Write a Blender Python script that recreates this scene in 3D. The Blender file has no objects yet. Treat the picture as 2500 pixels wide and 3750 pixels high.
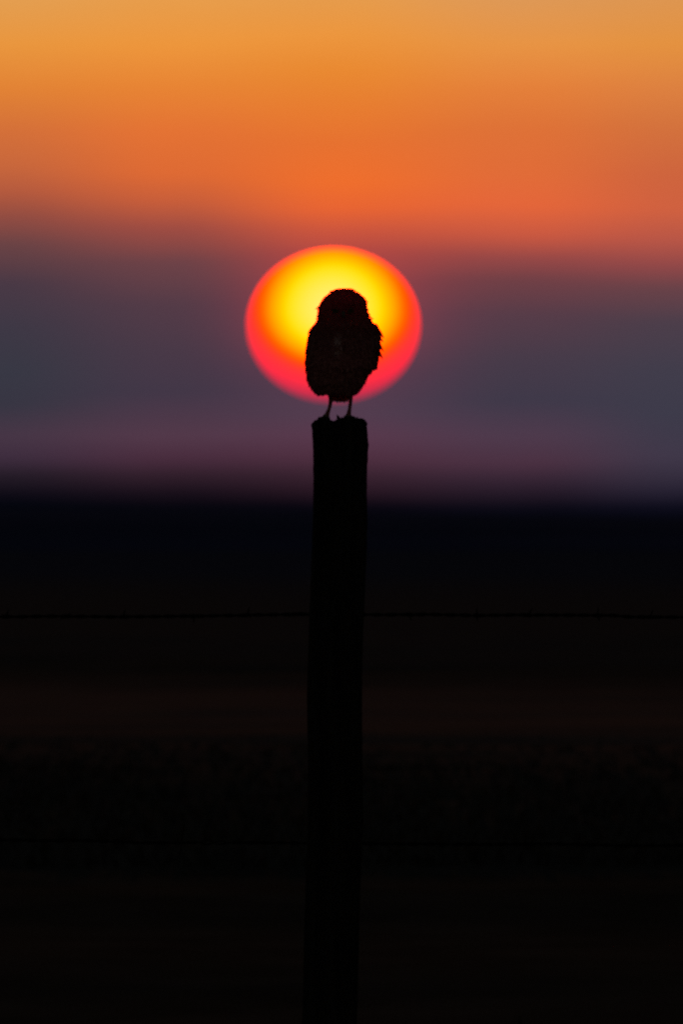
import bpy, bmesh, math, random
from mathutils import Vector, noise, Matrix

random.seed(11)
scene = bpy.context.scene
COL = scene.collection

# ------------------------------------------------------------------ measures
DIST = 33.7                 # camera to fence post, metres
S = 1.2 / 2500.0            # metres per photograph pixel at the post
PITCH = 1.70e-3             # the lens looks a hair above level
ZC = 1.19                   # height of the picture centre at the post
CAMZ = ZC - DIST * math.tan(PITCH)
K = 1.2 / DIST / 1568.0     # radians per 1568th of the frame width

def P(px, py, y=0.0):
    return Vector(((px - 1250.0) * S, y, ZC + (1875.0 - py) * S))

def lin(c):
    return tuple(((v / 255.0) / 12.92 if v / 255.0 <= 0.04045 else ((v / 255.0 + 0.055) / 1.055) ** 2.4) for v in c)

def interp(tab, v):
    if v <= tab[0][0]: return tab[0][1]
    for (a, b), (c, d) in zip(tab, tab[1:]):
        if v <= c:
            t = (v - a) / (c - a)
            return b + (d - b) * t
    return tab[-1][1]

# ------------------------------------------------------------------ node helpers
class NT:
    def __init__(self, tree):
        self.t = tree
        for n in list(tree.nodes): tree.nodes.remove(n)
    def n(self, kind, **kw):
        nd = self.t.nodes.new(kind)
        for k, v in kw.items(): setattr(nd, k, v)
        return nd
    def set(self, sock, v):
        if v is None: return
        if hasattr(v, 'is_linked') or isinstance(v, bpy.types.NodeSocket): self.t.links.new(v, sock)
        else: sock.default_value = v
    def m(self, op, a=None, b=None, c=None, clamp=False):
        nd = self.n('ShaderNodeMath', operation=op); nd.use_clamp = clamp
        for i, v in enumerate((a, b, c)): self.set(nd.inputs[i], v)
        return nd.outputs[0]
    def ss(self, v, a, b, lo=0.0, hi=1.0):
        nd = self.n('ShaderNodeMapRange', interpolation_type='SMOOTHSTEP')
        self.set(nd.inputs['Value'], v)
        nd.inputs['From Min'].default_value = a; nd.inputs['From Max'].default_value = b
        nd.inputs['To Min'].default_value = lo; nd.inputs['To Max'].default_value = hi
        return nd.outputs['Result']
    def lr(self, v, a, b, lo=0.0, hi=1.0):
        nd = self.n('ShaderNodeMapRange')
        self.set(nd.inputs['Value'], v)
        nd.inputs['From Min'].default_value = a; nd.inputs['From Max'].default_value = b
        nd.inputs['To Min'].default_value = lo; nd.inputs['To Max'].default_value = hi
        return nd.outputs['Result']
    def ramp(self, fac, stops, interp='LINEAR'):
        nd = self.n('ShaderNodeValToRGB'); cr = nd.color_ramp; cr.interpolation = interp
        stops = sorted(stops, key=lambda q: q[0])
        cr.elements[0].position = stops[0][0]; cr.elements[0].color = (*stops[0][1], 1)
        cr.elements[1].position = stops[-1][0]; cr.elements[1].color = (*stops[-1][1], 1)
        for p_, c_ in stops[1:-1]:
            e = cr.elements.new(p_); e.color = (*c_, 1)
        self.set(nd.inputs[0], fac)
        return nd.outputs[0]
    def mix(self, f, a, b, bt='MIX'):
        nd = self.n('ShaderNodeMix', data_type='RGBA', blend_type=bt)
        self.set(nd.inputs[0], f)
        for sck, v in ((nd.inputs[6], a), (nd.inputs[7], b)):
            self.set(sck, (*v, 1) if isinstance(v, tuple) and len(v) == 3 else v)
        return nd.outputs[2]
    def noise(self, vec, scale, detail=4, rough=0.55):
        nd = self.n('ShaderNodeTexNoise'); self.set(nd.inputs['Vector'], vec)
        nd.inputs['Scale'].default_value = scale; nd.inputs['Detail'].default_value = detail
        nd.inputs['Roughness'].default_value = rough
        return nd.outputs['Fac']
    def mapping(self, vec, scale):
        nd = self.n('ShaderNodeMapping'); self.set(nd.inputs['Vector'], vec)
        nd.inputs['Scale'].default_value = scale
        return nd.outputs[0]

def new_mat(name):
    m = bpy.data.materials.new(name); m.use_nodes = True
    return m, NT(m.node_tree)

# ------------------------------------------------------------------ world: dusk sky
world = bpy.data.worlds.new("World"); scene.world = world; world.use_nodes = True
W = NT(world.node_tree)
SUN_PX = (1220.5, 1192.0)
sun_az = (SUN_PX[0] - 1250.0) * S / DIST
sun_el = (1875.0 - SUN_PX[1]) * S / DIST + PITCH
LAMP_EL = math.radians(1.15)

tc = W.n('ShaderNodeTexCoord').outputs['Generated']
sep = W.n('ShaderNodeSeparateXYZ'); W.set(sep.inputs[0], tc)
dx, dy, dz = sep.outputs
hor = W.m('SQRT', W.m('ADD', W.m('MULTIPLY', dx, dx), W.m('MULTIPLY', dy, dy)))
el = W.m('ARCTAN2', dz, hor)
az = W.m('ARCTAN2', dx, dy)
# height in the sky, counted downward in 1568ths of the frame (an angle, not a screen place)
v = W.m('SUBTRACT', 1176.0 + PITCH / K, W.m('DIVIDE', el, K))
u = W.m('ADD', 784.0, W.m('DIVIDE', az, K))
# soft drifting streaks in the haze
cmb = W.n('ShaderNodeCombineXYZ'); W.set(cmb.inputs[0], W.m('MULTIPLY', u, 0.0016)); W.set(cmb.inputs[1], W.m('MULTIPLY', v, 0.009))
streak = W.noise(cmb.outputs[0], 1.0, 3, 0.5)
cmb2 = W.n('ShaderNodeCombineXYZ'); W.set(cmb2.inputs[0], W.m('MULTIPLY', u, 0.0022)); W.set(cmb2.inputs[1], W.m('MULTIPLY', v, 0.0030))
blot = W.noise(cmb2.outputs[0], 1.0, 2, 0.5)
vv = W.m('ADD', v, W.m('MULTIPLY', W.m('SUBTRACT', blot, 0.5), 14.0))
fac = W.m('DIVIDE', W.m('ADD', vv, 1200.0), 2500.0, clamp=True)

HIGH = [(-1200, (92, 92, 110)), (-800, (150, 128, 118)), (-350, (205, 160, 112))]
COLS = [
 (0,    [(0,(228,158,80)),(100,(233,150,62)),(200,(226,131,53)),(300,(212,112,57)),(380,(200,103,60)),(440,(180,90,62)),(500,(144,76,66)),(560,(106,67,69)),(650,(73,57,69)),(750,(62,56,69)),(850,(56,56,68)),(930,(56,54,67)),(1000,(71,54,70)),(1050,(62,45,62)),(1090,(37,28,39)),(1130,(17,13,23)),(1160,(3,5,12))]),
 (400,  [(0,(232,157,75)),(100,(237,150,60)),(200,(232,132,52)),(300,(228,115,52)),(400,(222,106,52)),(460,(200,94,58)),(520,(160,77,66)),(600,(108,66,71)),(700,(82,59,71)),(800,(72,57,71)),(900,(66,55,71)),(1000,(83,57,74)),(1050,(73,45,62)),(1090,(49,31,43)),(1130,(25,16,26)),(1162,(6,6,13))]),
 (784,  [(0,(230,155,75)),(80,(236,150,62)),(160,(234,138,50)),(240,(231,125,48)),(330,(230,113,48)),(420,(238,110,45)),(480,(230,100,50)),(530,(200,85,60)),(580,(165,70,65)),(650,(128,62,70)),(720,(104,60,74)),(850,(84,58,76)),(950,(80,60,78)),(1000,(87,57,76)),(1050,(79,48,65)),(1090,(57,35,48)),(1130,(38,22,33)),(1160,(11,8,17)),(1185,(3,4,10))]),
 (1200, [(0,(222,152,85)),(100,(232,148,68)),(200,(228,128,58)),(300,(222,113,55)),(400,(225,108,56)),(470,(228,102,58)),(540,(200,88,65)),(590,(150,72,70)),(640,(112,64,70)),(720,(86,60,72)),(820,(71,59,73)),(920,(63,57,73)),(1000,(78,58,76)),(1060,(75,49,66)),(1100,(53,36,51)),(1130,(36,25,38)),(1162,(13,11,22)),(1188,(4,5,12))]),
 (1568, [(0,(222,150,80)),(100,(228,146,64)),(200,(221,129,64)),(300,(211,113,61)),(400,(207,101,62)),(480,(208,97,64)),(550,(184,86,70)),(610,(145,72,72)),(660,(105,66,72)),(740,(76,62,74)),(850,(65,61,75)),(950,(61,59,74)),(1050,(64,56,73)),(1100,(51,44,60)),(1130,(37,32,48)),(1162,(15,14,28)),(1190,(5,6,14))]),
]
cols = []
for uu, st in COLS:
    stops = [((a + 1200) / 2500.0, lin(c)) for a, c in HIGH + st]
    cols.append((uu, W.ramp(fac, stops)))
sky = cols[0][1]
for (u0, _), (u1, c1) in zip(cols, cols[1:]):
    sky = W.mix(W.ss(u, u0, u1), sky, c1)
gain = W.m('ADD', 1.0, W.m('MULTIPLY', W.m('SUBTRACT', streak, 0.5), 0.05))
sky = W.mix(1.0, sky, W.n('ShaderNodeCombineXYZ').outputs[0], 'MULTIPLY')
vm = sky.node.inputs[7].links[0].from_node
for i in range(3): W.set(vm.inputs[i], gain)

# warm aureole: haze lit up close around the sun
du = W.m('DIVIDE', W.m('SUBTRACT', az, sun_az), 203.0 * K); dv = W.m('DIVIDE', W.m('SUBTRACT', el, sun_el), 182.0 * K)
ee = W.m('SQRT', W.m('ADD', W.m('MULTIPLY', du, du), W.m('MULTIPLY', dv, dv)))
aur = W.m('MULTIPLY', W.ss(dv, -0.95, 0.25, 0.12, 1.0), W.m('MINIMUM', W.m('EXPONENT', W.m('MULTIPLY', W.m('SUBTRACT', ee, 1.0), -3.2)), 1.0))
sky = W.mix(1.0, sky, W.mix(aur, (0.0, 0.0, 0.0), (0.055, 0.0030, 0.0035)), 'ADD')
nish = W.n('ShaderNodeTexSky', sky_type='NISHITA')
nish.sun_disc = False
nish.sun_elevation = LAMP_EL
nish.sun_rotation = sun_az
nish.dust_density = 2.0
bg1 = W.n('ShaderNodeBackground'); W.set(bg1.inputs[0], nish.outputs[0]); bg1.inputs[1].default_value = 0.07
bg2 = W.n('ShaderNodeBackground'); W.set(bg2.inputs[0], sky); bg2.inputs[1].default_value = 1.0
mask = W.m('MULTIPLY', W.ss(W.m('ABSOLUTE', az), math.radians(4), math.radians(24), 1.0, 0.0),
           W.ss(el, math.radians(2.6), math.radians(12), 1.0, 0.0))
ms = W.n('ShaderNodeMixShader'); W.set(ms.inputs[0], mask)
W.t.links.new(bg1.outputs[0], ms.inputs[1]); W.t.links.new(bg2.outputs[0], ms.inputs[2])
wo = W.n('ShaderNodeOutputWorld'); W.t.links.new(ms.outputs[0], wo.inputs[0])

# ------------------------------------------------------------------ sun lamp
ld = bpy.data.lights.new('sun_lamp', 'SUN'); ld.energy = 5.0; ld.angle = math.radians(0.5); ld.color = (1.0, 0.36, 0.12)
lo = bpy.data.objects.new('sun_lamp', ld); COL.objects.link(lo)
to_sun = Vector((math.sin(sun_az) * math.cos(LAMP_EL), math.cos(sun_az) * math.cos(LAMP_EL), math.sin(LAMP_EL)))
lo.rotation_euler = to_sun.to_track_quat('Z', 'Y').to_euler()
lo.location = (0, 20, 12)

# ------------------------------------------------------------------ object helpers
def tag(o, label=None, cat=None, group=None, kind=None):
    if label: o['label'] = label
    if cat: o['category'] = cat
    if group: o['group'] = group
    if kind: o['kind'] = kind
    return o

def mesh_obj(name, verts, faces, mat, parent=None, smooth=True, tone=None):
    me = bpy.data.meshes.new(name)
    me.from_pydata([tuple(p) for p in verts], [], faces)
    me.update()
    if smooth: me.polygons.foreach_set('use_smooth', [True] * len(me.polygons))
    if tone is not None:
        at = me.attributes.new('tone', 'FLOAT', 'POINT'); at.data.foreach_set('value', tone)
    if mat: me.materials.append(mat)
    o = bpy.data.objects.new(name, me); COL.objects.link(o)
    if parent: o.parent = parent
    return o

class MB:
    def __init__(s): s.v = []; s.f = []; s.t = []
    def add(s, verts, faces, tone=0.5):
        b = len(s.v); s.v += list(verts); s.f += [tuple(i + b for i in f) for f in faces]
        s.t += [tone] * len(verts)
    def tube(s, pts, radii, seg=8, tone=0.5, cap=True):
        pts = [Vector(p) for p in pts]; verts = []; faces = []
        ref = Vector((0, 1, 0))
        for i, p in enumerate(pts):
            d = (pts[min(i + 1, len(pts) - 1)] - pts[max(i - 1, 0)]).normalized()
            r = ref if abs(d.dot(ref)) < 0.9 else Vector((1, 0, 0))
            a = d.cross(r).normalized(); b = d.cross(a).normalized()
            rad = radii[i] if isinstance(radii, (list, tuple)) else radii
            for k in range(seg):
                w = 2 * math.pi * k / seg
                verts.append(p + a * math.cos(w) * rad + b * math.sin(w) * rad)
        for i in range(len(pts) - 1):
            for k in range(seg):
                k2 = (k + 1) % seg
                faces.append((i * seg + k, i * seg + k2, (i + 1) * seg + k2, (i + 1) * seg + k))
        if cap:
            faces.append(tuple(range(seg))[::-1]); n = (len(pts) - 1) * seg
            faces.append(tuple(range(n, n + seg)))
        s.add(verts, faces, tone)
    def feather(s, base, d, n, length, width, tone, curl=0.0, notch=0.0):
        """a small vane: pointed, slightly cupped, bending with curl"""
        d = d.normalized(); side = d.cross(n)
        if side.length < 1e-6: side = d.orthogonal()
        side.normalize(); n = side.cross(d).normalized()
        vs = []
        for t, w in ((0, .45), (.35, 1.0), (.7, .85), (.92, .38)):
            c = base + d * length * t + n * curl * length * t * t
            vs += [c - side * width * w * .5, c + n * width * .12 * w, c + side * width * w * .5]
        vs.append(base + d * length + n * curl * length)
        fs = []
        for r in range(3):
            for k in range(2):
                a = r * 3 + k
                fs.append((a, a + 1, a + 4, a + 3))
        fs += [(9, 10, 12), (10, 11, 12)]
        s.add(vs, fs, tone)
    def build(s, name, mat, parent=None, smooth=True):
        return mesh_obj(name, s.v, s.f, mat, parent, smooth, s.t)

# ------------------------------------------------------------------ materials
def feather_material(name, dark, mid, pale, transl=0.4):
    m, N = new_mat(name)
    at = N.n('ShaderNodeAttribute', attribute_name='tone')
    co = N.n('ShaderNodeTexCoord').outputs['Object']
    nz = N.noise(co, 160, 3)
    f = N.m('ADD', at.outputs['Fac'], N.m('MULTIPLY', N.m('SUBTRACT', nz, 0.5), 0.5), clamp=True)
    c = N.ramp(f, [(0.0, dark), (0.5, mid), (0.85, pale), (1.0, pale)])
    so = N.n('ShaderNodeSeparateXYZ'); N.set(so.inputs[0], co)
    c = N.mix(N.ss(so.outputs[2], 0.14, 0.212, 0.0, 0.85), c, (0.75, 0.085, 0.11))   # red glare of the sun round the head, put into the feather colour
    df = N.n('ShaderNodeBsdfDiffuse'); N.set(df.inputs[0], c)
    tr = N.n('ShaderNodeBsdfTranslucent'); N.set(tr.inputs[0], N.mix(0.6, c, (0.80, 0.20, 0.08)))
    mx = N.n('ShaderNodeMixShader')
    N.set(mx.inputs[0], N.ss(so.outputs[2], 0.09, 0.18, 0.02, transl))     # thin loose feathers on the head let light through
    N.t.links.new(df.outputs[0], mx.inputs[1]); N.t.links.new(tr.outputs[0], mx.inputs[2])
    out = N.n('ShaderNodeOutputMaterial'); N.t.links.new(mx.outputs[0], out.inputs[0])
    return m

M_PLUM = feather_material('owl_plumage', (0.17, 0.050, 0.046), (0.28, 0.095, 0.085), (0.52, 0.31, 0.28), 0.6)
M_WING = feather_material('owl_wing_feathers', (0.14, 0.048, 0.042), (0.24, 0.095, 0.082), (0.46, 0.28, 0.25), 0.3)

def simple_mat(name, c1, c2, scale, rough=0.8, stretch=(1, 1, 1), bump=0.0, spec=0.3):
    m, N = new_mat(name)
    co = N.mapping(N.n('ShaderNodeTexCoord').outputs['Object'], stretch)
    nz = N.noise(co, scale, 5)
    bs = N.n('ShaderNodeBsdfPrincipled')
    N.set(bs.inputs['Base Color'], N.ramp(nz, [(0.3, c1), (0.7, c2)]))
    bs.inputs['Roughness'].default_value = rough
    bs.inputs['Specular IOR Level'].default_value = spec
    if bump:
        b = N.n('ShaderNodeBump'); b.inputs['Strength'].default_value = bump; b.inputs['Distance'].default_value = 0.002
        N.set(b.inputs['Height'], nz); N.t.links.new(b.outputs[0], bs.inputs['Normal'])
    out = N.n('ShaderNodeOutputMaterial'); N.t.links.new(bs.outputs[0], out.inputs[0])
    return m

M_LEG = simple_mat('owl_leg_skin', (0.05, 0.04, 0.03), (0.10, 0.08, 0.06), 300, 0.8)
M_CLAW = simple_mat('owl_claw_horn', (0.01, 0.009, 0.008), (0.03, 0.025, 0.02), 300, 0.5)
M_BEAK = simple_mat('owl_beak_horn', (0.05, 0.045, 0.03), (0.09, 0.08, 0.055), 200, 0.55)
M_EYE = simple_mat('owl_iris', (0.05, 0.035, 0.006), (0.09, 0.06, 0.01), 90, 0.5, spec=0.1)
M_PUPIL = simple_mat('owl_pupil', (0.002, 0.002, 0.002), (0.004, 0.004, 0.004), 90, 0.5, spec=0.1)
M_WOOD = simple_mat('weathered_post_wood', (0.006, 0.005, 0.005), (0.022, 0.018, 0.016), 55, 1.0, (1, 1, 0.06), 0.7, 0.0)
M_WIRE = simple_mat('rusty_wire', (0.003, 0.002, 0.002), (0.010, 0.007, 0.005), 400, 1.0, spec=0.0)

# ------------------------------------------------------------------ sun disc
def make_sun():
    D = 20000.0
    mpp = S / DIST * D
    c = Vector((D * math.tan(sun_az), D - DIST, CAMZ + D * math.tan(sun_el)))
    bm = bmesh.new(); bmesh.ops.create_uvsphere(bm, u_segments=128, v_segments=96, radius=1.0)
    me = bpy.data.meshes.new('setting_sun'); bm.to_mesh(me); bm.free()
    me.polygons.foreach_set('use_smooth', [True] * len(me.polygons))
    o = bpy.data.objects.new('setting_sun', me); COL.objects.link(o)
    A = 314.0 * mpp; B = 281.5 * mpp
    o.location = c; o.scale = (A, A, B)
    m, N = new_mat('sun_glow'); me.materials.append(m)
    m.cycles.emission_sampling = 'NONE'
    sp = N.n('ShaderNodeSeparateXYZ'); N.set(sp.inputs[0], N.n('ShaderNodeTexCoord').outputs['Object'])
    X = N.m('MULTIPLY', sp.outputs[0], 314.0); Z = N.m('MULTIPLY', sp.outputs[2], 281.5)
    # brightest a little above the middle: the lower limb sinks into thicker haze
    ex = X; dz_ = N.m('SUBTRACT', Z, 59.0)
    ez = N.m('ADD', N.m('DIVIDE', N.m('MAXIMUM', dz_, 0.0), 0.92), N.m('DIVIDE', N.m('MINIMUM', dz_, 0.0), 0.79))
    t = N.m('DIVIDE', N.m('SQRT', N.m('ADD', N.m('MULTIPLY', ex, ex), N.m('MULTIPLY', ez, ez))), 430.0, clamp=True)
    G = [(0, 240, 125), (90, 236, 88), (142, 231, 42), (172, 222, 0), (198, 192, 0), (224, 162, 0), (245, 126, 0), (264, 92, 0), (280, 74, 6), (297, 60, 40), (318, 54, 58), (350, 46, 66), (380, 46, 72), (430, 50, 80)]
    R = [(0, 24.0), (150, 24.0), (195, 11.0), (240, 4.2), (280, 2.7), (316, 1.5), (345, 1.12), (368, 0.95), (388, 0.72), (409, 0.52), (430, 0.36)]
    stops = []
    for r, g, b in G:
        l = lin((255, g, b)); stops.append((r / 430.0, (interp(R, r) / 40.0, l[1], l[2])))
    c_ = N.ramp(t, stops)
    s3 = N.n('ShaderNodeSeparateColor'); N.set(s3.inputs[0], c_)
    c3 = N.n('ShaderNodeCombineColor')
    N.set(c3.inputs[0], N.m('MULTIPLY', s3.outputs[0], 40.0)); N.set(c3.inputs[1], s3.outputs[1]); N.set(c3.inputs[2], s3.outputs[2])
    em = N.n('ShaderNodeEmission'); N.set(em.inputs[0], c3.outputs[0]); em.inputs[1].default_value = 1.0
    out = N.n('ShaderNodeOutputMaterial'); N.t.links.new(em.outputs[0], out.inputs[0])
    tag(o, 'large flattened setting sun, yellow core and red rim, low behind the owl', 'sun')
make_sun()

# ------------------------------------------------------------------ ground and hills
def ground_h(x, y):
    r = math.hypot(x, y)
    a = min(1.0, max(0.0, (r - 1.0) / 20.0))
    h = 0.05 * a * noise.noise(Vector((x * 0.22, y * 0.22, 1.3))) + 0.03 * a * noise.noise(Vector((x * 0.8, y * 0.8, 4.1)))
    return h - 0.02

def make_ground():
    ys = []; y = -70.0
    while y < 200: ys.append(y); y += 1.0 if y > 30 else 2.0
    while y < 9000: ys.append(y); y *= 1.07
    back = [-9000, -4000, -1500, -600, -250, -130]
    ys = back + ys + [9000]
    xs = [-9000, -4000, -1800, -800, -350, -150, -70, -40, -25] + [-16 + k * 1.0 for k in range(33)] + [25, 40, 70, 150, 350, 800, 1800, 4000, 9000]
    v = []; f = []
    for yy in ys:
        for xx in xs: v.append((xx, yy, ground_h(xx, yy) if math.hypot(xx, yy) < 320 else -0.02))
    nx = len(xs)
    for j in range(len(ys) - 1):
        for i in range(nx - 1): f.append((j * nx + i, j * nx + i + 1, (j + 1) * nx + i + 1, (j + 1) * nx + i))
    m, N = new_mat('pasture_soil')
    co = N.n('ShaderNodeTexCoord').outputs['Object']
    sp = N.n('ShaderNodeSeparateXYZ'); N.set(sp.inputs[0], co)
    wob = N.noise(co, 0.05, 3)
    yy = N.m('ADD', sp.outputs[1], N.m('MULTIPLY', N.m('SUBTRACT', wob, 0.5), 14.0))
    yy = N.m('ADD', yy, N.m('MULTIPLY', sp.outputs[0], 2.0))
    band = N.m('MULTIPLY', N.ss(yy, 44, 98), N.ss(yy, 100, 150, 1.0, 0.0))
    fine = N.noise(N.mapping(co, (1, 0.35, 1)), 1.6, 6)
    c = N.ramp(fine, [(0.3, (0.020, 0.019, 0.017)), (0.7, (0.034, 0.032, 0.029))])
    dry = N.ramp(fine, [(0.3, (0.072, 0.050, 0.046)), (0.7, (0.084, 0.059, 0.054))])
    c = N.mix(band, c, dry)
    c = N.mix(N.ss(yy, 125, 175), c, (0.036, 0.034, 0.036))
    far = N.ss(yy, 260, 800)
    c = N.mix(far, c, (0.022, 0.030, 0.055))  # distance haze put into the colour: far ground turns blue
    bs = N.n('ShaderNodeBsdfDiffuse'); N.set(bs.inputs[0], c)
    out = N.n('ShaderNodeOutputMaterial'); N.t.links.new(bs.outputs[0], out.inputs[0])
    o = mesh_obj('ground', v, f, m)
    tag(o, 'dark flat pasture with a paler dry strip beyond the fence', 'ground', kind='structure')
make_ground()

def make_hills():
    v = []; f = []; n = 1440
    for k in range(n + 1):
        a = 2 * math.pi * k / n
        az_ = (a + math.pi) % (2 * math.pi) - math.pi
        base = 7.6 - max(-1, min(1, az_ / 0.02)) * 1.5
        h = base + 3.5 * noise.noise(Vector((math.cos(a) * 9, math.sin(a) * 9, 2))) * min(1, abs(az_) / 0.05) + 0.7 * noise.noise(Vector((math.cos(a) * 160, math.sin(a) * 160, 7)))
        d = Vector((math.sin(a), math.cos(a), 0))
        for r, hh in ((3300, -0.3), (3600, h * .45), (4000, h), (4600, h * .6), (5600, -0.5)):
            v.append(d * r + Vector((0, 0, hh)))
    for k in range(n):
        for i in range(4): f.append((k * 5 + i, (k + 1) * 5 + i, (k + 1) * 5 + i + 1, k * 5 + i + 1))
    m = simple_mat('hazy_hill_cover', (0.020, 0.026, 0.060), (0.030, 0.038, 0.085), 0.004, 1.0, spec=0.0)  # blue of the haze in front of the ridge is mixed into its colour
    o = mesh_obj('hills', v, f, m)
    tag(o, 'low blue-black ridge on the horizon', 'hills', kind='structure')
make_hills()

def make_grass():
    mb = MB(); rnd = random.Random(5)
    def tuft(x, y, hmax, tone):
        z = ground_h(x, y)
        for b in range(5):
            a = rnd.random() * 6.283; l = hmax * (0.5 + rnd.random() * .5)
            lean = 0.25 + rnd.random() * .5
            base = Vector((x + rnd.uniform(-.03, .03), y + rnd.uniform(-.03, .03), z - .005))
            d = Vector((math.cos(a) * lean, math.sin(a) * lean, 1))
            s_ = Vector((-math.sin(a), math.cos(a), 0)) * (.004 + rnd.random() * .004)
            mid = base + d * l * .55; tip = base + d * l + Vector((math.cos(a), math.sin(a), -.4)) * l * .25
            mb.add([base - s_, base + s_, mid - s_ * .8, mid + s_ * .8, tip], [(0, 1, 3, 2), (2, 3, 4)], min(1, max(0, tone + rnd.uniform(-.15, .15))))
    for i in range(7000):
        y = 36 + 44 * rnd.random() ** 1.5; hw = 3.5 + y * .03
        x = rnd.uniform(-hw, hw)
        patch = noise.noise(Vector((x * .3, y * .12, 9)))
        if patch < -0.35: continue
        yb = y + 2 * x; inb = max(0.0, min(1.0, (yb - 66) / 24.0, (138 - yb) / 35.0))
        tuft(x, y, (.05 + .05 * rnd.random() + .05 * max(0, patch)) * (1 - .75 * inb) * (1 - .7 * max(0, (y - 50) / 30)), .30 + .38 * inb)
    for i in range(2600):
        r = 7 * math.sqrt(rnd.random()); a = rnd.random() * 6.283
        tuft(r * math.cos(a), r * math.sin(a) + 2, .06 + .09 * rnd.random(), .3)
    m, N = new_mat('dry_grass_blades')
    at = N.n('ShaderNodeAttribute', attribute_name='tone')
    c = N.ramp(at.outputs['Fac'], [(0, (0.036, 0.032, 0.030)), (0.5, (0.048, 0.043, 0.039)), (1, (0.10, 0.080, 0.070))])
    bs = N.n('ShaderNodeBsdfDiffuse'); N.set(bs.inputs[0], c)
    out = N.n('ShaderNodeOutputMaterial'); N.t.links.new(bs.outputs[0], out.inputs[0])
    o = mb.build('dry_grass', m)
    tag(o, 'short dry pasture grass beyond the wire fence', 'grass', kind='stuff')
make_grass()

# ------------------------------------------------------------------ fence post
LEFT = [(1549, 1142), (1556, 1141), (1580, 1143), (1630, 1146), (1700, 1148), (1800, 1148), (1900, 1146), (2050, 1141), (2180, 1136), (2300, 1131), (2420, 1127), (2540, 1122), (2700, 1124), (2900, 1125), (3050, 1123), (3250, 1117), (3500, 1110), (3750, 1104), (4400, 1090)]
RIGHT = [(1549, 1338), (1556, 1341), (1580, 1345), (1615, 1348), (1630, 1350), (1650, 1348), (1700, 1345), (1800, 1343), (1900, 1346), (2050, 1342), (2180, 1337), (2300, 1331), (2420, 1328), (2600, 1327), (2800, 1328), (2950, 1331), (3100, 1327), (3250, 1320), (3500, 1312), (3750, 1305), (4400, 1290)]
POST_TOP = 1549.0

def top_py(px, depth):
    """height of the weathered end grain across the post, in photograph pixels"""
    tab = [(1136, 1556), (1148, 1545), (1160, 1537), (1180, 1531), (1203, 1530), (1207, 1541), (1214, 1543), (1226, 1542), (1231, 1538),
           (1250, 1531), (1290, 1531), (1318, 1533), (1334, 1541), (1345, 1552)]
    return interp(tab, px) + 3.0 * noise.noise(Vector((px * .05, depth * 60, 0)))

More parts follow.
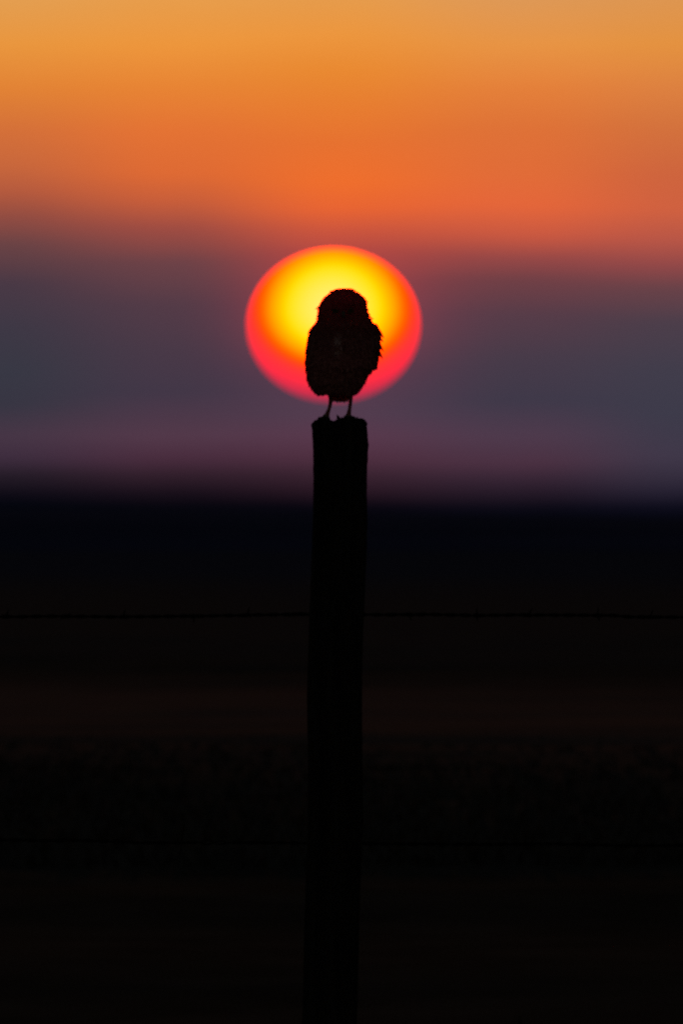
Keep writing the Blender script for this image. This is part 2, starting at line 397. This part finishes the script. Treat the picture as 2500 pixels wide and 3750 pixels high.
def make_post():
    v = []; f = []; seg = 72
    pys = [1549, 1556, 1566, 1580] + [1580 + k * 12 for k in range(1, 180)]
    z_end = 1875 + (ZC + 0.35) / S
    pys += [p for p in (3800, 3900, 4050, 4200, z_end)]
    for j, py in enumerate(pys):
        xl = interp(LEFT, py); xr = interp(RIGHT, py)
        cx = (xl + xr) / 2; hw = (xr - xl) / 2
        for k in range(seg):
            a = 2 * math.pi * k / seg
            g = noise.noise(Vector((math.cos(a) * 4.5, math.sin(a) * 4.5, py * .0012)))
            g2 = noise.noise(Vector((math.cos(a) * 13, math.sin(a) * 13, py * .002)))
            w = 0.55 + 0.45 * abs(math.sin(a))     # the outline keeps its measured edge
            r = 1 + (0.05 * g + 0.035 * g2 - 0.02) * w
            crack = math.exp(-((a - 4.9 + .05 * math.sin(py * .004)) / .035) ** 2) * .12
            r -= crack
            rough = (1.2 + 3.0 * math.exp(-max(0, py - 1560) / 90.0)) * noise.noise(Vector((a * 2, py * .03, 3)))
            x = cx + (hw * r + rough) * math.cos(a)
            yv = (hw * r + rough) * math.sin(a) * S * 0.96
            pz = py
            if j == 0: pz = top_py(x, yv)
            elif j < 4: pz = max(py, top_py(x, yv) + j * 6)
            p = P(x, pz, yv); v.append(p)
    for j in range(len(pys) - 1):
        for k in range(seg):
            k2 = (k + 1) % seg
            f.append((j * seg + k, j * seg + k2, (j + 1) * seg + k2, (j + 1) * seg + k))
    # end grain: rings inward
    prev = list(range(seg)); xl = interp(LEFT, 1549); xr = interp(RIGHT, 1549); cx = (xl + xr) / 2; hw = (xr - xl) / 2
    for q in (0.93, .82, .68, .52, .36, .2, .07):
        cur = []
        for k in range(seg):
            a = 2 * math.pi * k / seg
            x = cx + hw * q * math.cos(a); yv = hw * q * math.sin(a) * S * .96
            cur.append(len(v)); v.append(P(x, top_py(x, yv) + 3.5 * noise.noise(Vector((x * .09, yv * 190, 5))), yv))
        for k in range(seg):
            k2 = (k + 1) % seg
            f.append((prev[k2], prev[k], cur[k], cur[k2]))
        prev = cur
    f.append(tuple(prev))
    f.append(tuple(range((len(pys) - 1) * seg, len(pys) * seg))[::-1])
    mb = MB(); mb.add(v, f)
    # splinters standing up from the end grain
    def shard(px, py0, py1, w0, w1, y, lean=0):
        a = P(px - w0, py0, y); b = P(px + w0, py0, y); c = P(px - w1 + lean, py1, y); d = P(px + w1 + lean, py1, y)
        th = Vector((0, .006, 0))
        q = [a, b, d, c]
        mb.add([p - th for p in q] + [p + th for p in q], [(0, 1, 2, 3), (7, 6, 5, 4), (0, 4, 5, 1), (1, 5, 6, 2), (2, 6, 7, 3), (3, 7, 4, 0)])
    shard(1240, 1548, 1524, 8, 5, -.004, -2)
    shard(1246, 1548, 1519, 13, 2, -.001, -12)
    shard(1255, 1545, 1527, 9, 3, .002, -4)
    shard(1166, 1545, 1529, 7, 2, -.012, 3)
    shard(1304, 1545, 1526, 6, 2, -.010, 4)
    shard(1285, 1545, 1527, 8, 3, .012, -3)
    shard(1151, 1556, 1538, 5, 1.5, .004, 2)
    # thin lifted sliver at the right edge with a gap behind it
    mb.tube([P(1314, 1537, -.01), P(1322, 1535, -.01), P(1331, 1538, -.011), P(1338, 1546, -.011), P(1342, 1556, -.01)], [.0022, .002, .002, .002, .0022], 6)
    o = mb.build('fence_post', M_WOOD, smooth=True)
    # keep vertices in place but set the origin at the ground
    off = Vector((P(1197, 3750).x, 0, 0))
    o.data.transform(Matrix.Translation(-off)); o.location = off
    tag(o, 'weathered round wooden fence post with a split top, leaning slightly', 'fence post')
make_post()

# ------------------------------------------------------------------ barbed wire
def make_wire(tab, label, y0, twist0, barbs, seed, odd):
    rnd = random.Random(seed)
    mb = MB(); X0, X1 = -2.4, 2.4
    def centre(x):
        px = x / S + 1250
        py = interp(tab, px)
        if px < tab[0][0]: py += (tab[0][0] - px) * .004
        if px > tab[-1][0]: py += (px - tab[-1][0]) * .004
        w = 1.6 * noise.noise(Vector((x * 9, seed, 0))) + 1.0 * noise.noise(Vector((x * 31, seed, 4)))
        return Vector((x, y0, P(0, py + w).z))
    n = 1500
    for s_ in (0, math.pi):
        pts = []
        for i in range(n + 1):
            x = X0 + (X1 - X0) * i / n
            r = .0018
            if odd and -.27 < x < -.19: r = .0012 + .0028 * math.sin((x + .27) / .08 * math.pi) ** 2
            a = x / .052 * 2 * math.pi + s_ + twist0
            pts.append(centre(x) + Vector((0, math.cos(a) * r, math.sin(a) * r)))
        mb.tube(pts, .0018, 5)
    root = bpy.data.objects.new('barbed_wire', None); COL.objects.link(root); root.location = (0, y0, centre(0).z)
    inv = -root.location
    def barb(x, kind, mbb):
        c = centre(x)
        for q in range(2):
            ph = rnd.random() * 6.28
            pts = []
            for i in range(17):
                a = ph + i / 16 * 4 * math.pi
                pts.append(c + Vector(((i / 16 - .5) * .008 + (q - .5) * .004, math.cos(a) * .0034, math.sin(a) * .0034)))
            mbb.tube(pts, .0009, 5)
        ends = {'up': [(70, 1)], 'down': [(-80, .8)], 'both': [(82, 1.), (-78, .75)], 'flat': [(25, .8), (200, .8)], 'side': [(40, .7), (-140, .7)], 'hang': [(82, 2.7), (-105, 1.6), (200, .8)]}[kind]
        for ang, ln in ends:
            a = math.radians(ang + rnd.uniform(-8, 8))
            d = Vector((math.cos(a), rnd.uniform(-.25, .25), math.sin(a)))
            mbb.tube([c + d * .001, c + d * .008 * ln, c + d * .0145 * ln], [.0015, .0014, .0006], 5)
        for k in range(2):
            d = Vector((rnd.uniform(-.3, .3), 1 if k else -1, rnd.uniform(-.3, .3)))
            mbb.tube([c, c + d * .009, c + d * .012], [.0011, .001, .0003], 5)
    for px, kind in barbs:
        b = MB(); barb((px - 1250) * S, kind, b)
        b.v = [p + inv for p in b.v]
        b.build('barb', M_WIRE, root)
    x = .66
    while x < X1:
        barb(x, rnd.choice(['up', 'both', 'flat', 'side']), mb); barb(-x, rnd.choice(['up', 'both', 'flat', 'side']), mb); x += .106
    mb.v = [p + inv for p in mb.v]
    mb.build('strand', M_WIRE, root)
    tag(root, label, 'barbed wire', 'barbed wires strung across the fence post')

make_wire([(0, 2259), (300, 2259), (600, 2259), (720, 2258), (900, 2253), (1120, 2251), (1340, 2252), (1600, 2252), (1700, 2255), (2000, 2253), (2250, 2255), (2320, 2260), (2500, 2262)],
          'upper strand of dark barbed wire, just under the horizon haze', .0515, .4,
          [(20, 'up'), (240, 'flat'), (450, 'up'), (705, 'down'), (905, 'up'), (1080, 'flat'), (1500, 'down'), (1745, 'both'), (1937, 'up'), (2190, 'both'), (2382, 'up')], 3, False)
make_wire([(0, 3079), (150, 3082), (300, 3080), (500, 3090), (700, 3088), (1100, 3090), (1340, 3093), (1700, 3095), (2000, 3094), (2300, 3099), (2500, 3099)],
          'lower strand of dark barbed wire, crossing near the bottom of the picture', .0505, 1.9,
          [(60, 'flat'), (225, 'side'), (420, 'down'), (665, 'hang'), (930, 'flat'), (1515, 'up'), (1715, 'side'), (1925, 'both'), (2115, 'up'), (2305, 'up')], 8, True)

# ------------------------------------------------------------------ owl
def zx(a): return 1000 + a / 3.136
def zp(x, y, d=0.0): return P(zx(x), zx(y), d)      # sketch coordinates of the bird
U = S / 3.136                                        # metres per sketch unit

OL = [(172, 800), (180, 742), (200, 688), (225, 648), (255, 612), (290, 574), (330, 543), (385, 520), (440, 509), (500, 504), (535, 498), (590, 466), (640, 432), (740, 408), (830, 396), (940, 386), (1050, 383), (1150, 388), (1240, 404), (1300, 436), (1350, 470), (1385, 560)]
OR = [(172, 830), (180, 898), (200, 938), (225, 980), (255, 1018), (290, 1052), (330, 1074), (385, 1080), (440, 1093), (500, 1109), (535, 1131), (590, 1168), (640, 1196), (740, 1206), (830, 1206), (940, 1198), (1050, 1184), (1110, 1146), (1170, 1098), (1260, 1046), (1340, 985), (1385, 905)]
DF = [(172, 20), (200, 130), (255, 225), (330, 280), (440, 292), (540, 280), (640, 300), (830, 345), (1050, 340), (1240, 270), (1340, 190), (1385, 110)]   # front depth
DB = [(172, 20), (200, 140), (255, 240), (330, 290), (440, 290), (540, 270), (640, 295), (830, 330), (1050, 310), (1240, 260), (1340, 200), (1385, 130)]

def body_pt(zy, a, inset=10.0):
    xl = interp(OL, zy) + inset; xr = interp(OR, zy) - inset
    if xr - xl < 30: m_ = (xl + xr) / 2; xl, xr = m_ - 15, m_ + 15
    cx = (xl + xr) / 2; hw = (xr - xl) / 2
    c, s_ = math.cos(a), math.sin(a)
    d = interp(DF, zy) if s_ < 0 else interp(DB, zy)
    x = cx + hw * c; dep = d * s_
    if s_ < 0 and 240 < zy < 560:            # shallow facial disc with a brow ridge above and cheeks beside
        for ex in (708, 892):
            r2 = ((x - ex) / 95) ** 2 + ((zy - 430) / 95) ** 2
            dep += 46 * math.exp(-r2 * 1.2)
        dep -= 26 * math.exp(-((zy - 318) / 34) ** 2) * math.exp(-((x - 800) / 230) ** 2)
        dep -= 18 * math.exp(-((x - 800) / 42) ** 2) * math.exp(-((zy - 450) / 80) ** 2)
    return zp(x, zy, dep * U)

def body_frame(zy, a):
    p = body_pt(zy, a); e = .02
    ta = body_pt(zy, a + e) - body_pt(zy, a - e)
    tz = body_pt(min(zy + 6, 1385), a) - body_pt(max(zy - 6, 172), a)
    n = tz.cross(ta)
    cen = body_pt(zy, 0) * .5 + body_pt(zy, math.pi) * .5
    if n.dot(p - cen) < 0: n = -n
    if n.length < 1e-12: n = Vector((0, 0, 1))
    return p, n.normalized(), tz.normalized()

def make_owl():
    rnd = random.Random(21)
    base = zp(800, 1665)
    root = bpy.data.objects.new('owl', None); COL.objects.link(root); root.location = base
    def fin(mb, name, mat, parent=root, off=base, smooth=True):
        mb.v = [Vector(p) - off for p in mb.v]
        return mb.build(name, mat, parent, smooth)

    # body: one continuous skin from crown to belly, clothed in small feathers
    mb = MB(); v = []; f = []; seg = 64
    rows = [172, 176, 182, 190, 200, 212, 226] + [240 + 12 * k for k in range(95)] + [1376, 1385]
    rows = [r for r in rows if r <= 1385]
    for zy in rows:
        for k in range(seg): v.append(body_pt(zy, 2 * math.pi * k / seg))
    for j in range(len(rows) - 1):
        for k in range(seg):
            k2 = (k + 1) % seg
            f.append((j * seg + k, j * seg + k2, (j + 1) * seg + k2, (j + 1) * seg + k))
    f.append(tuple(range(seg))[::-1]); f.append(tuple(range((len(rows) - 1) * seg, len(rows) * seg)))
    mb.add(v, f, 0.3)
    def clothe(count, y0, y1, lmin, lmax, wid, lift):
        for _ in range(count):
            zy = rnd.uniform(y0, y1); a = rnd.uniform(0, 2 * math.pi)
            p, n, tz = body_frame(zy, a)
            spread = Vector((rnd.uniform(-.25, .25), rnd.uniform(-.25, .25), rnd.uniform(-.1, .1)))
            d = tz + n * rnd.uniform(lift * .3, lift) + spread
            front = math.sin(a) < 0
            tone = rnd.gauss(.28, .12)
            if front and zy > 620:               # breast: pale centre streak and broken bars
                x = (p - base).x / U
                tone += .45 * math.exp(-((x + 60) / 45) ** 2) * math.exp(-((zy - 800) / 150) ** 2)
                tone += .06 * math.sin(zy * .06 + 2 * math.sin(x * .02))
            if front and 230 < zy < 330: tone += .22          # brow
            if front and 520 < zy < 570: tone += .15          # chin band
            if front and 350 < zy < 520: tone -= .12          # face
            L = rnd.uniform(lmin, lmax)
            mb.feather(p - n * .0008, d, n, L, wid * rnd.uniform(.8, 1.2), min(1, max(0, tone)), rnd.uniform(-.12, .10))
    clothe(1900, 174, 330, .0050, .0085, .0032, .40)
    clothe(2000, 330, 560, .0055, .0095, .0036, .42)
    clothe(3600, 560, 1000, .0080, .0150, .0052, .30)
    clothe(2800, 1000, 1345, .0085, .0150, .0048, .28)
    # fluff that hangs over the thighs
    for _ in range(700):
        a = rnd.uniform(0, 6.283); zy = rnd.uniform(1290, 1368)
        p, n, tz = body_frame(zy, a)
        mb.feather(p, Vector((rnd.uniform(-.25, .25), rnd.uniform(-.25, .25), -1)) + n * .1, n, rnd.uniform(.004, .0085), .0034, rnd.uniform(.1, .5), 0)
    for _ in range(330):
        side = rnd.choice((0.0, math.pi)); zy = rnd.uniform(190, 1300)
        if noise.noise(Vector((zy * .02, side, 3))) < 0.05: continue
        p, n, tz = body_frame(zy, side + rnd.uniform(-.35, .35))
        mb.feather(p - n * .0006, tz + n * rnd.uniform(.10, .42) + Vector((rnd.uniform(-.1, .1), 0, rnd.uniform(-.2, .2))), n.cross(tz), rnd.uniform(.005, .0105), .0022, rnd.uniform(.1, .5), rnd.uniform(-.2, .2))
    # whiskery feather ends that break the outline of the cheeks and crown
    for zy, side, L in ((372, 1, .0062), (386, 1, .0095), (398, 1, .0070), (430, 1, .004), (478, 1, .0060), (505, 1, .0066), (322, -1, .0060), (336, -1, .0050), (400, -1, .0050), (450, -1, .0060), (490, -1, .0075), (515, -1, .0090), (840, 1, .0080), (852, 1, .0060)):
        a = math.pi if side > 0 else 0.0
        p, n, tz = body_frame(zy, a + rnd.uniform(-.15, .15))
        mb.feather(p - n * .001, n + tz * rnd.uniform(.5, 1.1), Vector((0, -1, 0)), L, .0024, .3, .1)
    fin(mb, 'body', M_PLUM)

    # wings folded at the sides: shell of coverts, then long flight feathers
    for sgn in (1, -1):
        wb = MB(); wv = []; wf = []
        ys = [560 + 20 * k for k in range(32)] if sgn > 0 else [560 + 20 * k for k in range(26)]
        top, bot = ys[0], ys[-1]
        na = 15
        def wpt(zy, q):
            t = (zy - top) / (bot - top)
            half = (0.35 + .55 * math.sin(math.pi * min(1, t * 1.25)) ** .8) * (1 - .55 * max(0, t - .6) / .4) * 1.1
            mid = math.pi if sgn > 0 else 0.0
            back = -.30 if sgn > 0 else .30          # wings sit a little toward the back
            a = mid + back + (q - .5) * 2 * half
            p, n, tz = body_frame(zy, a)
            bulge = math.sin(math.pi * min(1, max(0, t))) ** .6 * math.sin(math.pi * q) ** .5
            return p + n * (.0005 + .0032 * bulge), n, tz
        for zy in ys:
            for i in range(na): wv.append(wpt(zy, i / (na - 1))[0])
        for j in range(len(ys) - 1):
            for i in range(na - 1): wf.append((j * na + i, j * na + i + 1, (j + 1) * na + i + 1, (j + 1) * na + i))
        wb.add(wv, wf, .2)
        for _ in range(900):
            zy = top + (bot - top) * rnd.random() ** 1.1; q = rnd.uniform(.02, .98)
            p, n, tz = wpt(zy, q)
            t = (zy - top) / (bot - top)
            L = max(.005, min(.008 + .012 * t, (bot + 40 - zy) * U)) if sgn < 0 else .008 + .012 * t
            wb.feather(p - n * .0004, tz + n * rnd.uniform(.02, .14) + Vector((rnd.uniform(-.1, .1), 0, 0)), n, L * rnd.uniform(.8, 1.2), .0055, max(0, rnd.gauss(.26, .2)), rnd.uniform(-.12, .0))
        # flight feathers
        for i in range(8):
            q = .15 + .7 * i / 7
            p, n, tz = wpt(bot - (170 if sgn > 0 else 195) + 20 * abs(i - 3), q)
            wb.feather(p, tz + n * .02, n, .026, .008, .25, -.06)
        if sgn < 0:
            # ruffled coverts sticking out on the right
            for zx0, zy0, x1, y1 in ((1178, 585, 1226, 672), (1196, 630, 1272, 746), (1198, 660, 1240, 724), (1200, 700, 1264, 792), (1194, 740, 1236, 812), (1200, 770, 1266, 900), (1190, 800, 1228, 880), (1192, 840, 1258, 988), (1188, 870, 1222, 945), (1180, 1000, 1194, 1112), (1176, 980, 1196, 1075)):
                a0 = zp(zx0 - 14, zy0, .006); b0 = zp(x1, y1, .010)
                wb.feather(a0, b0 - a0, Vector((0, -1, 0)), (b0 - a0).length, .0054, .2, .05)
                a0 = zp(zx0 - 10, zy0 - 8, .012); b0 = zp(x1 - 14, y1 - 18, .014)
                wb.feather(a0, b0 - a0, Vector((0, -1, 0)), (b0 - a0).length, .0065, .2, -.05)
        fin(wb, 'wing', M_WING)

    # short tail showing between the legs
    tb = MB()
    for i in range(7):
        x0 = 690 + 150 * i / 6; x1 = 682 + 165 * i / 6
        a0 = zp(x0, 1270, .030 + .001 * (i % 2)); b0 = zp(x1, 1486 + rnd.uniform(-8, 8) - (14 if i in (0,) else 0), .022 + .001 * (i % 2))
        tb.feather(a0, b0 - a0, Vector((0, -1, 0)), (b0 - a0).length, .0088, .2, 0)
        b1 = b0 + Vector((rnd.uniform(-.002, .002), .002, .001))
        tb.feather(a0, b1 - a0, Vector((0, -1, 0)), (b1 - a0).length, .0088, .2, 0)
    for _ in range(160):                              # under-tail down
        x0 = rnd.uniform(668, 860); y0 = rnd.uniform(1330, 1440); dd = rnd.uniform(.012, .024)
        a0 = zp(x0, y0, dd)
        tb.feather(a0, Vector((rnd.uniform(-.2, .2), rnd.uniform(-.1, .1), -1)), Vector((0, -1, 0)), rnd.uniform(.004, .0075), .0045, rnd.uniform(.1, .4), 0)
    fin(tb, 'tail', M_WING)

    # legs and feet
    for path, foot, outer in (([(655, 1340), (660, 1400), (661, 1450), (655, 1500), (641, 1560), (622, 1615), (606, 1655)], (604, 1660), -1),
                              ([(880, 1340), (887, 1400), (888, 1450), (884, 1500), (877, 1560), (868, 1610), (862, 1655)], (862, 1662), 1)):
        lb = MB()
        dep = [-.001, -.001, -.001, -.002, -.003, -.005, -.006]
        pts = [zp(x, y, d) for (x, y), d in zip(path, dep)]
        lb.tube(pts, [38 * U, 31 * U, 25 * U, 20.5 * U, 20 * U, 26 * U, 42 * U], 12, .3)
        for _ in range(120):                          # thin down on the shank
            t = rnd.random() * .55; i = int(t * 6); q = pts[i].lerp(pts[i + 1], t * 6 - i)
            a = rnd.random() * 6.283; n = Vector((math.cos(a), math.sin(a), 0))
            lb.feather(q + n * 15 * U, Vector((0, 0, -1)) + n * .15, n, rnd.uniform(.003, .006), .002, .3, 0)
        leg = fin(lb, 'leg', M_PLUM)
        # foot: three toes forward, one back, each with a hooked claw; built as one skin round the ankle
        fb = MB(); claws = []
        ax, ay = foot
        ank = zp(ax, ay - 14, -.006)
        fb.tube([zp(ax + 4 * outer * -1, ay - 40, -.006), ank, zp(ax, ay + 8, -.006)], [24 * U, 38 * U, 26 * U], 12)
        toes = [(-70, -.016, 1.0), (-14, -.030, 1.1), (38, -.024, 1.0), (10, .018, .8)]
        if outer > 0: toes = [(-42, -.024, 1.0), (6, -.030, 1.1), (62, -.016, 1.0), (-8, .018, .8)]
        for tx, ty, sc in toes:
            e = zp(ax + tx, ay + 16, -.006 + ty)
            surf = P(e.x / S + 1250, top_py(e.x / S + 1250, e.y) - 4, e.y)
            m1 = ank.lerp(surf, .5) + Vector((0, 0, -.0012)); m1.z = max(m1.z, surf.z + .0004)
            fb.tube([ank, ank.lerp(m1, .5) + Vector((0, 0, .0004)), m1, m1.lerp(surf, .55), surf], [24 * U, 20 * U, 18 * U, 16 * U, 13 * U], 10)
            dirn = (surf - ank); dirn.z = 0; dirn.normalize()
            cb = MB(); claws.append(cb)
            cb.tube([surf, surf + dirn * .003 + Vector((0, 0, .0006)), surf + dirn * .006 + Vector((0, 0, -.0014)), surf + dirn * .007 + Vector((0, 0, -.0036))], [9 * U, 7 * U, 4 * U, 1 * U], 8)
        foot_o = fin(fb, 'foot', M_LEG, leg)
        for cb in claws: fin(cb, 'claw', M_CLAW, leg)

    # face
    for ex in (712, 888):
        eb = MB()
        a = math.pi * 1.5 + (ex - 800) / 300.0
        p, n, tz = body_frame(428, a)
        c = p + n * .0012
        R_ = .0062
        vs = []; fs = []
        for j in range(9):
            th = math.pi / 2 * j / 8
            for k in range(20):
                ph = 2 * math.pi * k / 20
                side = n.orthogonal().normalized(); up = n.cross(side)
                vs.append(c + n * (math.cos(th) * R_ * .5) + (side * math.cos(ph) + up * math.sin(ph)) * math.sin(th) * R_)
        for j in range(8):
            for k in range(20):
                k2 = (k + 1) % 20
                fs.append((j * 20 + k, j * 20 + k2, (j + 1) * 20 + k2, (j + 1) * 20 + k))
        eb.add(vs, fs); e = fin(eb, 'eye', M_EYE)
        pb = MB(); side = n.orthogonal().normalized(); up = n.cross(side)
        ring = [c + n * (R_ * .5 * .93 + .0004) + (side * math.cos(2 * math.pi * k / 20) + up * math.sin(2 * math.pi * k / 20)) * R_ * .38 for k in range(20)]
        pb.add(ring + [c + n * (R_ * .5 + .0006)], [(k, (k + 1) % 20, 20) for k in range(20)])
        fin(pb, 'pupil', M_PUPIL, e)
        lb = MB()                                      # heavy brow feathers over the eye
        for _ in range(40):
            q = rnd.uniform(-.34, .34)
            pp, nn, tt = body_frame(rnd.uniform(345, 385), a + q)
            lb.feather(pp + nn * .0012, tt * .8 + nn * .6 + Vector((q * .6, 0, 0)), nn, rnd.uniform(.005, .008), .003, rnd.uniform(.3, .6), .1)
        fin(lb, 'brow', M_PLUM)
    bb = MB()
    p, n, tz = body_frame(452, math.pi * 1.5)
    bb.tube([p - n * .001, p + n * .0035 + tz * .001, p + n * .0058 + tz * .0045, p + n * .0052 + tz * .0085, p + n * .0040 + tz * .0105], [.0034, .0031, .0024, .0014, .0004], 12)
    fin(bb, 'beak', M_BEAK)
    tag(root, 'small upright owl with ruffled feathers standing on top of the post, silhouetted', 'owl')
make_owl()

# ------------------------------------------------------------------ camera
cd = bpy.data.cameras.new('camera'); cam = bpy.data.objects.new('camera', cd); COL.objects.link(cam)
cam.location = (0, -DIST, CAMZ)
cam.rotation_euler = (math.pi / 2 + PITCH, 0, 0)
cd.sensor_fit = 'HORIZONTAL'; cd.sensor_width = 24.0
cd.lens = 24.0 * DIST / 1.2
cd.clip_start = 0.5; cd.clip_end = 100000.0
cd.dof.use_dof = True; cd.dof.focus_distance = DIST - 6.9
APERTURE = 32 * S                       # metres: the far distance blurs by about 39 photograph pixels
cd.dof.aperture_fstop = cd.lens / 1000.0 / APERTURE
scene.camera = cam

scene.view_settings.view_transform = 'Standard'
scene.view_settings.look = 'None'
scene.view_settings.exposure = 0
scene.view_settings.gamma = 1
scene.render.engine = 'CYCLES'
scene.cycles.max_bounces = 6
scene.cycles.use_denoising = False
scene.render.dither_intensity = 1.5
